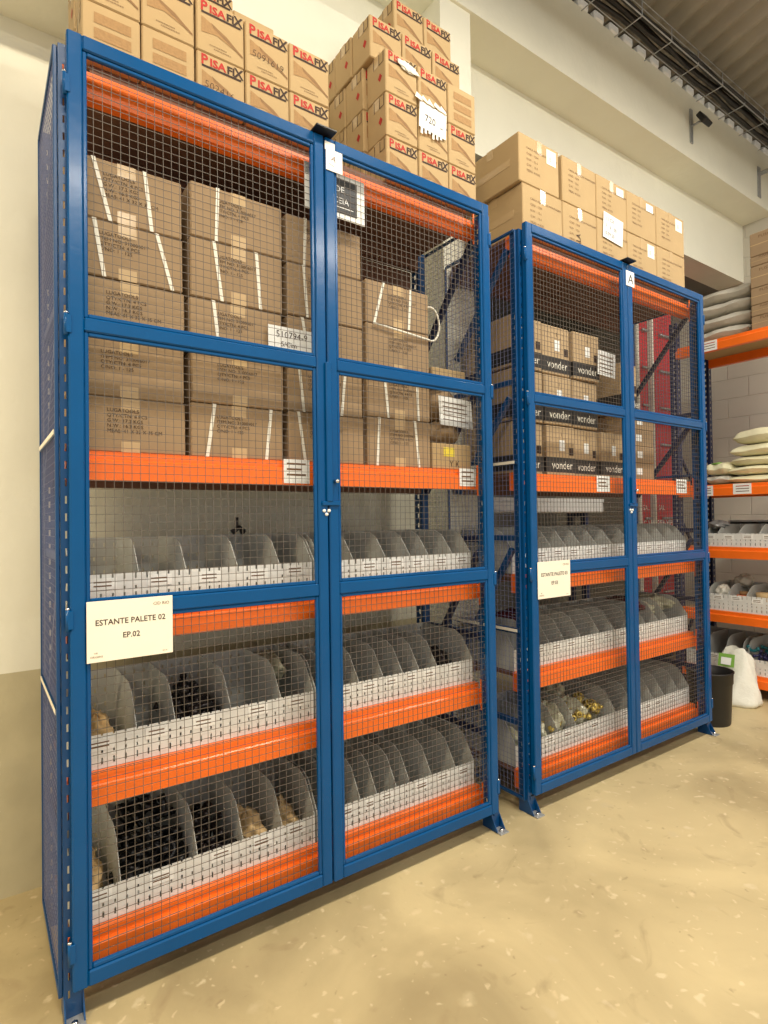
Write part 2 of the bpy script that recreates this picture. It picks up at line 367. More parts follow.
def make_cage(dx, label):
    root = empty('storage_cage', (dx, 0, 0)); tag(root, label, 'storage cage', 'blue mesh storage cages with double doors')
    for x in (-.018, W - .012):
        for y in ((.033, .50) if dx < 1 or x > 0 else (.033,)): upright('upright', x, y, root)
    # feet
    for x in (-.018, W - .012):
        for y, s in ((.045, -1), (.556, 1)):
            k = MB()
            k.box((x - .002, min(y, y + s * .07), 0), (x + .05, max(y, y + s * .07), .005), 'galv', .001)
            for xx in (x - .002, x + .046):
                k.add([(xx, y, 0), (xx, y + s * .05, 0), (xx, y, .085), (xx + .004, y, 0), (xx + .004, y + s * .05, 0), (xx + .004, y, .085)], [(0, 1, 2), (3, 5, 4), (0, 3, 4, 1), (1, 4, 5, 2)], 'blue2')
            k.tube([(x + .022, y + s * .05, .004), (x + .022, y + s * .05, .016)], .009, 'chrome', 6)
            o = k.build('foot_plate', root); o['label'] = 'galvanised foot plate with bolt'
    # beams and decks
    for z in LV:
        k = MB(); k.profx(beam_prof(.088, z), 0, W - .01, 'orange'); 
        for x in (0, W - .018): k.box((x, .082, z - .03), (x + .008, .088, z + .11), 'orange', .001)
        o = k.build('front_beam', root)
        k = MB(); k.profx(beam_prof(.545, z, -1), 0, W - .01, 'wood'); k.build('rear_beam', root)
        k = MB()
        k.box((.002, .105, z + .07), (W - .012, .528, z + .0895), 'wood'); k.build('shelf_board', root)
    k = MB(); k.box((0, .032, .076), (W - .01, .0875, .084), 'blue2', .001); k.build('light_stop_plate', root)  # added plate blocking light so the floor under the doors stays dark
    door(root, 0, SEAM - .003, True); door(root, SEAM + .003, W, False)
    # side panels
    for sx, (xa, xb) in enumerate(((-.031, -.020), (W + .035, W + .046))):
        k = MB()
        for y in (.045, .545): k.box((xa, y, .06), (xb, y + .01, 2.79), 'blue2', .002)
        for z in (.06, .85, 1.66, 2.78): k.box((xa, .055, z), (xb, .545, z + .015), 'blue2', .002)
        p = k.build('side_panel', root)
        k = MB(); xm = (xa + xb) / 2
        for a, c in ((.08, .85), (.872, 1.66), (1.682, 2.78)): wires(k, .055, .545, a, c, xm, 'bluewire', axis='y', r=.0007)
        k.build('side_mesh', p)
        if sx == 0:
            for z in (.853, 1.663):
                k = MB(); k.box((xa - .0015, .07, z), (xa - .0003, .54, z + .014), 'cream'); o = k.build('edge_strip', p); o['label'] = 'pale strip over the panel joint'
    # frame bracing inside the two ends
    for x in (-.010, W + .012):
        for z in (.40, .84, 1.29, 2.05): 
            k = MB(); k.box((x - .008, .1, z), (x + .008, .51, z + .028), 'navy' if x > 0 else 'blue2', .002); k.build('cross_bar', root)
        for p, q in (((.11, 2.72), (.49, 2.26)), ((.11, 1.99), (.49, 1.54)), ((.11, 1.25), (.49, .68))):
            k = MB(); k.tube([(x, p[0], p[1]), (x, q[0], q[1])], .017, 'navy' if x > 0 else 'blue2', 4, False); k.build('diagonal_brace', root)
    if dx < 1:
        k = MB(); k.box((.0, .549, 1.98), (1.66, .556, 2.70), 'wood'); o = k.build('shade_board', root); o['label'] = 'added dark brown board standing in for shade at the back of the top compartment'  # added dark sheet in place of the shade behind the top cartons
    # latch on the meeting stiles
    k = MB(); k.box((SEAM - .012, -.012, 1.47), (SEAM + .012, 0, 1.98 if dx < 1 else 1.62), 'blue', .003)
    k.box((SEAM - .03, -.009, 1.456), (SEAM + .045, 0, 1.472), 'blue', .002); k.tube([(SEAM + .027, 0, 1.545), (SEAM + .027, -.022, 1.545)], .007, 'chrome', 10)
    l = k.build('latch', root)
    for a, c in ((-.022, 1.437), (-.002, 1.437), (-.012, 1.424)):
        k = MB(); k.tube([(SEAM + a, .001, c), (SEAM + a, -.006, c)], .006, 'white', 8); o = k.build('bolt_head', l)
    # black stop plate on top
    k = MB(); k.box((SEAM - .05, -.035, ZT + .003), (SEAM + .035, .055, ZT + .011), 'black', .002)
    k.box((SEAM - .045, .03, ZT), (SEAM + .03, .04, ZT + .004), 'black'); o = k.build('stop_plate', root); o['label'] = 'small black stop plate over the door seam'
    return root
def shelf_label(root, x, z, w=.10, h=.085, lines=3):
    k = MB(); y = .0865; k.box((x, y - .0008, z), (x + w, y + .0003, z + h), 'white')
    for i in range(lines):
        a = z + h - .02 - i * .02; k.flat([(x + .012, y - .0014, a), (x + w * (.85 - .15 * (i % 2)), y - .0014, a), (x + w * (.85 - .15 * (i % 2)), y - .0014, a + .007), (x + .012, y - .0014, a + .007)], 'inkf')
    o = k.build('shelf_label', root); o['label'] = 'white paper label stuck on the orange beam'
C1 = make_cage(0, 'tall blue mesh storage cage in the foreground, nearest the left edge')
C2 = make_cage(1.933, 'blue mesh storage cage farther along the wall, wearing the small letter plate')
shelf_label(C1, .70, 1.54, .105, .088); shelf_label(C1, 1.56, 1.548, .10, .08)
shelf_label(C2, 2.575 - 1.933, 1.54, .12, .088); shelf_label(C2, 3.40 - 1.933, 1.545, .13, .088)

# ------------------------------------------------------------------ signs
def sign_card(x, z, w, h, l1, l2, label):
    k = MB(); y = -.004
    k.box((x, y - .002, z), (x + w, y, z + h), 'cream', .0006); f = y - .0026
    s = w / .238
    def cen(t, size, zz, m='ink'):
        vs, _ = text_geo(t, size, .0003); wd = max(v[0] for v in vs) * .94; k.text(t, size, TF(x + (w - wd) / 2, f, zz), m, .94, .0003)
    cen(l1, .0232 * s, z + h * .60); cen(l2, .0232 * s, z + h * .36)
    k.text('CID RIO', .013 * s, TF(x + w * .76, f, z + h * .86), 'inkf'); k.text('cds', .008 * s, TF(x + w * .075, f, z + h * .14), 'inkf')
    k.text('ORIGENS', .008 * s, TF(x + w * .035, f, z + h * .075), 'inkf'); k.text('REV.01', .005 * s, TF(x + w * .87, f, z + h * .05), 'inkf')
    o = k.build('sign_card'); tag(o, label, 'sign', None); return o
sign_card(.04, 1.003, .238, .175, 'ESTANTE PALETE 02', 'EP.02', 'cream door sign reading ESTANTE PALETE 02 on the near cage')
sign_card(1.966, 1.012, .243, .177, 'ESTANTE PALETE 03', 'EP.03', 'cream door sign reading ESTANTE PALETE 03 on the far cage')
k = MB(); k.box((2.752, -.004, 2.692), (2.830, -.001, 2.776), 'white', .0006); k.text('A', .075, TF(2.768, -.0046, 2.707), 'black', 1.05)
tag(k.build('letter_plate'), 'small white plate with black letter A above the door seam', 'sign')
k = MB(); k.box((.842, -.004, 2.695), (.912, -.001, 2.775), 'white', .0006)
k.text('A', .03, TF(.862, -.0046, 2.735, -.3), 'inkf'); k.text('~~', .02, TF(.852, -.0046, 2.715, -.3), 'inkf')
k.box((.838, -.0035, 2.77), (.88, -.0012, 2.80), 'strap')
tag(k.build('paper_tag'), 'crumpled white paper tag taped at the top of the near cage door seam', 'tag')
k = MB(); k.box((.79, .066, 2.57), (1.055, .070, 2.745), 'white', .0008); k.box((.815, .064, 2.592), (1.018, .0665, 2.726), 'black')
k.text('DE', .034, TF(.918, .0632, 2.672), 'white'); k.text('CEIA', .034, TF(.908, .0632, 2.628), 'white'); k.flat([(.83, .0632, 2.612), (1.0, .0632, 2.612), (1.0, .0632, 2.615), (.83, .0632, 2.615)], 'white')
tag(k.build('notice_board'), 'black notice with white frame and letters hanging behind the upper mesh', 'sign')

# ------------------------------------------------------------------ bin trays
def make_tray(name, L, H, xs, label, group, loc, rz=0, D=.36, dh=.245, ymin=0):
    """xs = divider positions along the length, local; front strip faces -Y"""
    root = empty(name, loc, rz); tag(root, label, 'bin tray', group)
    k = MB(); ex = [0.0]; x = .017
    while x < L - .02: ex += [x, x + .0055]; x += .034
    ex.append(L)
    if H > .1: zs = [0, .012, .032, .047, .058, .068, .078, .1, H]
    else: zs = [0, .012, .03, .045, .055, .065, .075, H]
    k.plate(ex, zs, lambda i, j: j % 2 == 1 and i % 2 == 1 and not (j == 5 and (i // 2) % 4 > 1), lambda a, c: (a, 0, c), 'tray')
    cells = [0] + list(xs) + ([L] if not xs or xs[-1] < L - .02 else [])
    k2s = []
    for a, b in zip(cells[:-1], cells[1:]):
        if b - a > .07:
            w = min(.075, (b - a) * .6); c = (a + b) / 2 + R.uniform(-.01, .01); zz = H - .045 + R.uniform(-.004, .002); t = R.uniform(-.002, .002)
            k2 = MB(); k2s.append(k2)
            k2.box((c - w / 2, -.0026, zz), (c + w / 2, -.0016, zz + .036), 'white')
            for q in range(2): k2.flat([(c - w * .38, -.0032, zz + .01 + q * .012), (c + w * .3, -.0032, zz + .01 + q * .012), (c + w * .3, -.0032, zz + .014 + q * .012), (c - w * .38, -.0032, zz + .014 + q * .012)], 'inkf')
    fs = k.build('front_strip', root, solid=.0018)
    for k2 in k2s: k2.build('bin_label', fs)['label'] = 'white paper bin label'
    k = MB(); k.plate(ex, [0, .04, .055, .09, .105, .14, .155, .19, .205, dh], lambda i, j: i % 2 == 1 and j % 2 == 1, lambda a, c: (a, D, c), 'divider'); k.build('back_panel', root, solid=.0015)
    k = MB(); k.box((0, 0, 0), (L, D, .002), 'divider'); k.build('base', root)
    prof = [(.001, .002), (.001, H + .006), (.068, dh * .9), (.12, dh), (D - .002, dh), (D - .002, .002)]
    for i, x in enumerate([.001] + list(xs) + [L - .001]):
        if i == len(xs) + 1 and xs and xs[-1] > L - .02: continue
        k = MB(); k.prism(prof, lambda a, b: (x - .001, a, b), lambda a, b: (x + .001, a, b), 'divider')
        o = k.build('divider', root)
    return root
TR = {}
def cage_tray(key, x0, x1, z, H, xs, dh, label, grp):
    TR[key] = (x0, z + .001, xs)
    make_tray('divided_bin_tray', x1 - x0, H, [round(a - x0, 3) for a in xs], label, grp, (x0, .135, z + .001), 0, .36, dh)
zC, zD, zE = 1.125, .645, .175
zE = LV[4] + .0895 ; zD = LV[3] + .0895; zC = LV[2] + .0895
zE_h = .11
g1 = 'grey bin trays in the near cage'; g2 = 'grey bin trays in the far cage'
cage_tray('1CL', .012, .835, zC, .118, [.21, .36, .54, .70], .225, 'grey divided bin tray behind the left door of the near cage, above the sign', g1)
cage_tray('1CR', .845, 1.665, zC, .118, [.87, 1.02, 1.18, 1.31, 1.41, 1.55], .225, 'grey divided bin tray behind the right door of the near cage, middle rail level', g1)
cage_tray('1DL', .012, .835, zD, .105, [.2, .32, .51, .70], .225, 'grey bin tray holding shiny dark fittings behind the near cage sign', g1)
cage_tray('1DR', .845, 1.665, zD, .105, [.9, 1.04, 1.16, 1.26, 1.35, 1.45], .225, 'grey bin tray on the second shelf up, right door of the near cage', g1)
cage_tray('1EL', .012, .835, zE, .105, [.15, .39, .55, .70], .235, 'grey bin tray on the lowest near cage shelf, left door, full of black parts', g1)
cage_tray('1ER', .845, 1.665, zE, .105, [.93, 1.04, 1.12, 1.22, 1.29, 1.41, 1.55], .235, 'grey bin tray on the lowest shelf, right door of the near cage', g1)
o_ = 1.933
cage_tray('2CL', o_ + .012, o_ + .835, zC, .118, [2.1, 2.24, 2.36, 2.49, 2.63], .225, 'grey bin tray on the middle level behind the left door of the far cage', g2)
cage_tray('2CR', o_ + .845, o_ + 1.665, zC, .118, [2.95, 3.1, 3.22, 3.35, 3.5], .225, 'grey bin tray on the middle level behind the right door of the far cage', g2)
cage_tray('2DL', o_ + .012, o_ + .835, zD, .105, [2.08, 2.21, 2.33, 2.47, 2.64], .225, 'grey bin tray on the second shelf up, left door of the far cage', g2)
cage_tray('2DR', o_ + .845, o_ + 1.665, zD, .105, [2.95, 3.1, 3.24, 3.35], .225, 'grey bin tray with glossy bags, second shelf up, right door of the far cage', g2)
cage_tray('2EL', o_ + .012, o_ + .835, zE, .105, [2.12, 2.27, 2.42], .235, 'grey bin tray with bags of brass fittings, lowest shelf of the far cage', g2)
cage_tray('2ER', o_ + .845, o_ + 1.665, zE, .105, [2.95, 3.06, 3.17, 3.29, 3.46], .235, 'grey bin tray on the lowest shelf, right door of the far cage', g2)

# ------------------------------------------------------------------ bin contents
def elbow_mesh(m):
    k = MB(); pts = [(.03 * math.cos(t) - .03, 0, .03 * math.sin(t)) for t in [i * PI / 2 / 5 for i in range(6)]]
    k.tube([(0, 0, -.02)] + pts + [(-.05, 0, .03)], [.012] + [.0095] * 6 + [.012], m, 9)
    k.tube([(0, 0, -.024), (0, 0, -.008)], .0135, m, 9); k.tube([(-.054, 0, .03), (-.038, 0, .03)], .0135, m, 9)
    return k
def heap(mb, name, label, cat, group, n, x0, x1, y0, y1, z0, zh, part=None):
    proto = None
    for i in range(n):
        if proto is None: o = mb.build(name); proto = o; tag(o, label, cat, group)
        else: o = proto.copy(); COL.objects.link(o)
        u, v = R.random(), R.random()
        y = y0 + (y1 - y0) * v
        o.location = (x0 + (x1 - x0) * u, y, z0 + zh * (i / n) * (.45 + .55 * v) * (1 - .5 * abs(u - .5)))
        o.rotation_euler = (R.uniform(0, 6.3), R.uniform(0, 6.3), R.uniform(0, 6.3))
        s = R.uniform(.85, 1.25); o.scale = (s, s, s)
heap(elbow_mesh('dark'), 'pipe_elbow', 'shiny dark pipe elbow heaped in the middle bin behind the sign door', 'pipe fitting', 'dark elbows in the middle bin', 42, .37, .46, .21, .42, zD + .04, .15)
heap(elbow_mesh('black'), 'pipe_elbow', 'black pipe elbow heaped in the wide bin at floor level, near cage', 'pipe fitting', 'black elbows in the wide low bin', 60, .19, .35, .21, .43, zE + .04, .2)
heap(elbow_mesh('dark'), 'pipe_elbow', 'dark elbow in the third low bin of the near cage', 'pipe fitting', 'dark elbows in the third low bin', 26, .43, .52, .22, .43, zE + .04, .1)
def lump(m, sx, sy, sz, seed, n=14, amp=.18):
    """irregular soft lump"""
    rr = random.Random(seed); ph = [rr.uniform(0, 6.28) for _ in range(9)]
    k = MB(); vs = []; fs = []; nv = n
    for j in range(nv + 1):
        t = PI * j / nv
        for i in range(2 * n):
            p = PI * i / n
            r = 1 + amp * (math.sin(3 * p + ph[0]) * math.sin(2 * t + ph[1]) + .6 * math.sin(5 * p + ph[2] + 3 * t) + .5 * math.sin(7 * t + ph[3] - 4 * p) + .3 * math.sin(11 * p + ph[4]) * math.sin(9 * t + ph[5]))
            vs.append((sx * r * math.sin(t) * math.cos(p), sy * r * math.sin(t) * math.sin(p), sz * r * math.cos(t)))
    w = 2 * n
    for j in range(nv):
        for i in range(w): fs.append((j * w + i, (j + 1) * w + i, (j + 1) * w + (i + 1) % w, j * w + (i + 1) % w))
    k.add(vs, fs, m, True); return k
def put(k, name, label, cat, loc, rot=(0, 0, 0), group=None):
    o = k.build(name, None, loc); o.rotation_euler = rot; return tag(o, label, cat, group)
# bags of parts in near cage
put(lump('tan', .045, .13, .055, 3), 'parts_bag', 'tan bag of parts in the first low bin of the near cage', 'bag', (.075, .31, zE + .075))
put(lump('tan', .055, .12, .05, 4), 'parts_bag', 'tan bag in the fourth low bin of the near cage', 'bag', (.625, .30, zE + .065))
put(lump('tan', .045, .12, .05, 5), 'parts_bag', 'tan bag in the fifth low bin of the near cage', 'bag', (.765, .31, zE + .065))
put(lump('tan', .045, .12, .05, 6), 'parts_bag', 'tan bag in the first bin below the sign', 'bag', (.11, .30, zD + .07))
put(lump('dark', .07, .12, .05, 8), 'parts_bag', 'grey crumpled bag in the last bin of the second shelf, near cage', 'bag', (1.56, .32, zD + .09))
put(lump('plastic', .05, .11, .055, 9), 'parts_bag', 'clear crumpled bag at the back of the rightmost bin below the sign', 'bag', (.77, .40, zD + .16))
k = MB(); k.tube([(0, 0, 0), (.03, 0, .02), (.05, .01, .0)], [.012, .01, .014], 'dark', 8); k.tube([(.02, 0, .01), (.02, 0, .06)], .007, 'dark', 8)
put(k, 'valve', 'small dark valve lying above the fourth bin at rail level', 'valve', (.62, .40, zC + .235))
# far cage bags
i = 0
for x, y, z, a, b, c in ((2.03, .25, .08, .05, .09, .06), (2.19, .26, .10, .055, .1, .07), (2.34, .27, .12, .06, .11, .085), (2.52, .27, .12, .075, .11, .085), (2.68, .30, .10, .075, .1, .07), (2.34, .38, .18, .06, .08, .06), (2.54, .39, .2, .07, .08, .07)):
    where = ['first bin', 'second bin', 'third bin', 'wide bin', 'wide bin right', 'third bin rear', 'wide bin rear'][i]
    put(lump('plastic', a, b, c, 20 + i, 16, .14), 'fittings_bag', 'clear bag of brass fittings in the lowest far cage tray, %s' % where, 'bag', (x, y, zE + z)); i += 1
def ring_mesh():
    k = MB(); k.lathe([(.010, -.014), (.015, -.014), (.015, -.004), (.012, -.004), (.012, .012), (.009, .012), (.009, -.012), (.010, -.014)], (0, 0, 0), 'brass', 10); return k
heap(ring_mesh(), 'brass_fitting', 'loose brass fitting among the bags at the bottom of the far cage', 'pipe fitting', 'brass fittings in the far cage', 60, 2.44, 2.72, .16, .36, zE + .12, .1)
heap(ring_mesh(), 'brass_fitting', 'brass fitting in the narrow low bin of the far cage', 'pipe fitting', 'brass fittings in the narrow far bin', 24, 2.14, 2.40, .16, .34, zE + .10, .09)
for j, (x, z) in enumerate(((3.42, .17), (3.52, .18), (3.30, .16), (3.18, .19))):
    put(lump('plastic' if j < 3 else 'maroon', .055, .13, .045, 40 + j), 'glossy_bag', ['glossy grey bag over the far right bins of the second shelf', 'second glossy grey bag beside the far cage right post', 'glossy bag over the middle of the far right tray', 'dark red bag behind the far right tray'][j], 'bag', (x, .33, zD + z))
put(lump('maroon', .10, .1, .04, 47), 'red_pouch', 'red pouch behind the left bins of the far cage second shelf', 'pouch', (2.25, .42, zD + .2))

# ------------------------------------------------------------------ cartons
def carton(w, d, h, board, deco, name='carton', bulge=.004):
    """origin at the front bottom left corner; front faces -Y. Board box with flap seams, tape and print"""
    k = MB(); b = .004
    k.box((0, 0, 0), (w, d, h), board, b)
    # top flap seam with tape, left side centre seam
    k.box((w * .02, d * .5 - .0015, h - .0005), (w * .98, d * .5 + .0015, h + .0006), 'kraftd')
    k.box((0, d * .5 - .022, h), (w, d * .5 + .022, h + .0009), 'tape')
    k.box((-.0007, d * .5 - .022, h - .05), (0, d * .5 + .022, h), 'tape')
    deco(k, w, d, h); return k
def paral(k, x0, z0, w, h, m, y=-.0012, sk=0): k.flat([(x0, y, z0), (x0 + w, y, z0), (x0 + w, y, z0 + h + sk), (x0, y, z0 + h)], m)
def deco_pisa(front=True, hand=None):
    def f(k, w, d, h):
        y = -.0012
        s = w / .17
        if front:
            B = .0013
            k.text('P', .050 * s, TF(w * .08, y, h * .775), 'red', .98, B); k.text('ISA', .037 * s, TF(w * .08 + .031 * s, y, h * .785), 'red', 1.12, B)
            k.text('FI', .037 * s, TF(w * .08 + .092 * s, y, h * .785), 'ink', 1.1, B); k.text('X', .048 * s, TF(w * .08 + .119 * s, y, h * .775), 'ink', .95, B)
            k.flat([(w * .1, y, h * .725), (w * .93, y, h * .725), (w * .93, y, h * .765), (w * .1, y, h * .765)], 'ink')
            k.flat([(w * .1, y, h * .36), (w * .42, y, h * .40), (w * .97, y, h * .22), (w * .62, y, h * .47), (w * .1, y, h * .66)], 'fade')
            k.flat([(w * .30, y - .0004, h * .60), (w * .34, y - .0004, h * .52), (w * .97, y - .0004, h * .19), (w * .97, y - .0004, h * .23), (w * .62, y - .0004, h * .45)], 'print')
            for q in range(2): k.text('lorem com uso' if 0 else 'conexoes', .010 * s, TF(w * (.26 + .09 * q), y, h * (.16 - .05 * q)), 'inkf', 1.6)
        else:
            for q in range(3): k.flat([(w * .2, y, h * (.66 - .26 * q)), (w * .84, y, h * (.66 - .26 * q)), (w * .84, y, h * (.84 - .26 * q)), (w * .2, y, h * (.84 - .26 * q))], 'fade')
        if hand: k.text(hand, .036 * s, TF(w * .14, y - .0006, h * .36, -.12), 'ink', 1.0, -.0006)
        # side: red diamond label and dark strokes
        c = (d * .28, h * .42); r = .019
        k.flat([(-.0012, c[0] + r * .8, c[1]), (-.0012, c[0], c[1] - r), (-.0012, c[0] - r * .8, c[1]), (-.0012, c[0], c[1] + r)], 'red')
        for yy in (.12, .34, .62): k.flat([(-.0012, d * yy, h * .72), (-.0012, d * yy - .004, h * .72), (-.0012, d * yy - .004, h * .97), (-.0012, d * yy, h * .97)], 'ink')
        k.flat([(-.0012, d * .34, h * .72), (-.0012, d * .12, h * .72), (-.0012, d * .12, h * .735), (-.0012, d * .34, h * .735)], 'ink')
    return f
def deco_luga(lines, straps, lx=.22, lz=.78, size=.0155):
    def f(k, w, d, h):
        for i, t in enumerate(lines): k.text(t, size, TF(w * lx, -.0012, h * lz - i * size * 1.05), 'ink', 1.05)
        k.box((w * .42, -.0008, h * .78), (w * .58, 0, h), 'tape')
        k.box((w * .42, -.0008, 0), (w * .58, 0, h * .2), 'tape')
        for a, b in straps:
            k.flat([(w * a - .006, -.0022, h), (w * b - .006, -.0022, 0), (w * b + .006, -.0022, 0), (w * a + .006, -.0022, h)], 'strap')
            k.box((w * a - .006, 0, h), (w * a + .006, d, h + .0012), 'strap')
    return f
L1 = ['LUGATOOLS', 'ITEM NO: 310006017', 'QTY/CTN: 4 PCS', 'C/NO: 1 - 125']
L2 = ['LUGATOOLS', 'QTY/CTN: 4 PCS', 'G.W.: 17.2 KGS', 'N.W.: 16.3 KGS', 'MEAS: 41 X 32 X 35 CM']
def place(mesh_src, loc, label, group, rz=0, name='carton', cat='cardboard box'):
    o = mesh_src.copy(); COL.objects.link(o); o.location = loc; o.rotation_euler = (0, 0, rz); return tag(o, label, cat, group)
ORD = ['first', 'second', 'third', 'fourth', 'fifth', 'sixth']
# LUGATOOLS stack: columns (x0, x1), row bounds
cols = [(.012, .362), (.378, .722), (.737, 1.075)]
zr = [1.625, 1.812, 1.995, 2.174, 2.366, 2.55]
gl = 'brown strapped cartons in the near cage'
st = [[[], [], [(.5, .5)] and [], [(.22, .30), (.76, .90)], [(.22, .36), (.66, .72)]],
      [[(.24, .16), (.86, .80)], [], [(.24, .30)], [(.24, .32), (.70, .74)], [(.28, .26)]],
      [[(.12, .20), (.62, .60)], [(.14, .20), (.76, .70)], [(.18, .26), (.58, .58)], [(.2, .24), (.60, .60)], [(.24, .22), (.60, .60)]]]
pos = ['left column', 'middle column', 'column behind the door seam']; rown = ['bottom', 'second from bottom', 'third from bottom', 'second from top', 'top']
zr_c = [[1.625, 1.80, 1.985, 2.172, 2.352, 2.545], [1.625, 1.812, 1.99, 2.172, 2.378, 2.568], [1.625, 1.816, 2.0, 2.178, 2.378, 2.562]]
for c, (xa, xb) in enumerate(cols):
    for r in range(5):
        z0, z1 = zr_c[c][r], zr_c[c][r + 1]; jx = R.uniform(-.004, .004); w = xb - xa - .006
        ln = L2 if (c, r) in ((0, 0), (0, 2), (0, 4)) else L1
        k = carton(w, .38, z1 - z0 - .003, 'kraft2', deco_luga(ln, st[c][r], .30 if ln is L2 else .26, .74))
        o = k.build('carton', None, (xa + jx, .118 + R.uniform(0, .008), z0)); o.rotation_euler = (0, 0, R.uniform(-.008, .008))
        tag(o, 'brown printed carton, %s of the %s, near cage' % (rown[r], pos[c]), 'cardboard box', gl)
# fourth column
for r, (z0, z1, s_) in enumerate([(1.625, 1.733, 0), (1.735, 1.835, 0), (1.838, 2.02, 0), (2.022, 2.215, 0), (2.22, 2.40, 1)]):
    pass
zz4 = [1.625, 1.828, 2.02, 2.215, 2.395]
for r in range(4):
    k = carton(.332, .38, zz4[r + 1] - zz4[r] - .003, 'kraft2', deco_luga(L1, [[(.18, .14), (.74, .80)], [(.26, .32), (.78, .8)], [], [(.27, .12), (.70, .66)]][r], .34, .72))
    o = k.build('carton', None, (1.09, .12, zz4[r])); tag(o, 'brown strapped carton, %s of the short column behind the right door' % rown[[0, 1, 3, 4][r]], 'cardboard box', gl)
k = MB(); pts = [(1.425 + .05 * math.sin(t), .11, 2.26 + .075 * math.cos(t)) for t in [i * PI / 10 for i in range(-1, 12)]]
k.tube(pts + [(1.30, .105, 2.195), (1.12, .108, 2.21)], .0045, 'strap', 6); put(k, 'loose_strap', 'loose white strap looping off the carton behind the right door', 'strap', (0, 0, 0))
# right end small box, paper parcel
k = carton(.235, .30, .115, 'kraft', lambda k, w, d, h: (k.box((w * .28, -.0015, h * .5), (w * .55, -.0004, h * .85), 'yellow'), k.text('Y K', .04, TF(w * .42, -.0012, h * .1), 'ink')))
tag(k.build('carton', None, (1.432, .12, 1.625)), 'low tan carton with a yellow sticker at the right end of the near cage shelf', 'cardboard box')
k = lump('kraft2', .11, .12, .055, 61, 14, .08); put(k, 'paper_parcel', 'crumpled brown paper parcel on the tan carton with the yellow sticker', 'parcel', (1.55, .25, 1.80))
k = lump('kraft2', .10, .11, .10, 62, 14, .06); put(k, 'paper_parcel', 'second crumpled brown parcel standing above the first, by the right post', 'parcel', (1.56, .27, 1.945))
k = MB(); k.box((0, 0, 0), (.20, .002, .135), 'white'); 
for i in range(5): k.flat([(.02, -.0012, .025 + .02 * i), (.17 - .02 * (i % 2), -.0012, .025 + .02 * i), (.17 - .02 * (i % 2), -.0012, .029 + .02 * i), (.02, -.0012, .029 + .02 * i)], 'inkf')
put(k, 'paper_sheet', 'white printed sheet leaning on the brown parcels by the right post', 'paper', (1.478, .118, 1.825), (-.12, .05, 0))
k = carton(.20, .28, .055, 'kraft', lambda *a: None); tag(k.build('carton', None, (1.455, .14, 2.03)), 'flat tan carton on top of the parcels, just above the upper rail', 'cardboard box')
k = MB(); k.box((0, 0, 0), (.19, .001, .085), 'white'); k.text('510794-9', .034, TF(.03, -.0008, .045), 'ink'); k.text('5/Cim', .026, TF(.05, -.0008, .012), 'ink')
put(k, 'handwritten_note', 'white handwritten note taped to a strapped carton just above the upper rail', 'paper', (.655, .108, 2.035))

# PISAFIX cartons on the near cage
pw, phh, pd = .170, .186, .142
def pisa(front=True, hand=None): 
    k = carton(pw, pd, phh, 'kraft', deco_pisa(front, hand)); o = k.build('carton'); return o
protoA = pisa(); protoB = pisa(False)
usedA = [False, False]
def pput(kind, loc, label, group, rz=0, hand=None):
    if hand: o = pisa(True, hand)
    else:
        p = (protoA, protoB)[kind]
        if not usedA[kind]: o = p; usedA[kind] = True
        else: o = p.copy(); COL.objects.link(o)
    o.location = loc; o.rotation_euler = (0, 0, rz); return tag(o, label, 'cardboard box', group)
ZS = 2.84
struct_z = ZS
gp = 'lettered cartons on top of the near cage, left stack'
xc = [.055, .230, .408, .584, .758]
# top deck boards level 2.80: cartons stand on the top shelf board (2.7895) via a board packer
k = MB(); k.box((.08, .14, LV[0] + .091), (W - .02, .50, ZS - .001), 'wood'); tag(k.build('packing_board'), 'thin brown board lying on the top of the near cage', 'board')
k = MB(); k.box((o_ + .13, .14, LV[0] + .091), (o_ + W - .02, .50, ZS - .001), 'wood'); tag(k.build('packing_board'), 'thin brown board lying on the top of the far cage', 'board')
rn = ['bottom', 'second', 'third']
names5 = ['leftmost column', 'second column from left', 'third column from left', 'fourth column from left', 'fifth column from left']
for c in range(5):
    for r in range(2):
        kind = 1 if (r == 0 and c < 2) else 0
        hand = {(2, 0): '502416', (3, 1): '5091619'}.get((c, r))
        for dep in range(1):
            pput(kind, (xc[c], .118, ZS + r * .188), 'carton on near cage, left stack, %s, %s row' % (names5[c], ['lower', 'upper'][r]), gp, R.uniform(-.01, .01), hand)
for c in range(2):
    pput(0, (xc[c], .118, ZS + 2 * .188), 'carton on near cage, left stack, %s, topmost row' % names5[c], gp)
pput(0, (.425, .265, ZS + 2 * .188), 'carton set back on top of the third column, left stack', gp)
pput(1, (.610, .30, ZS + 2 * .188 - .002), 'plain backed carton set back on top of the fourth column, left stack', gp)
for c in (2, 3):
    for r in range(2): pput(0, (xc[c], .264, ZS + r * .188), 'rear carton under the set back ones, left stack, %s, %s row' % (names5[c], rn[r]), gp)
for r in range(3):
    pput(0, (.052, .264, ZS + r * .188), 'carton right behind the leftmost column of the left stack, %s row' % rn[r], gp)
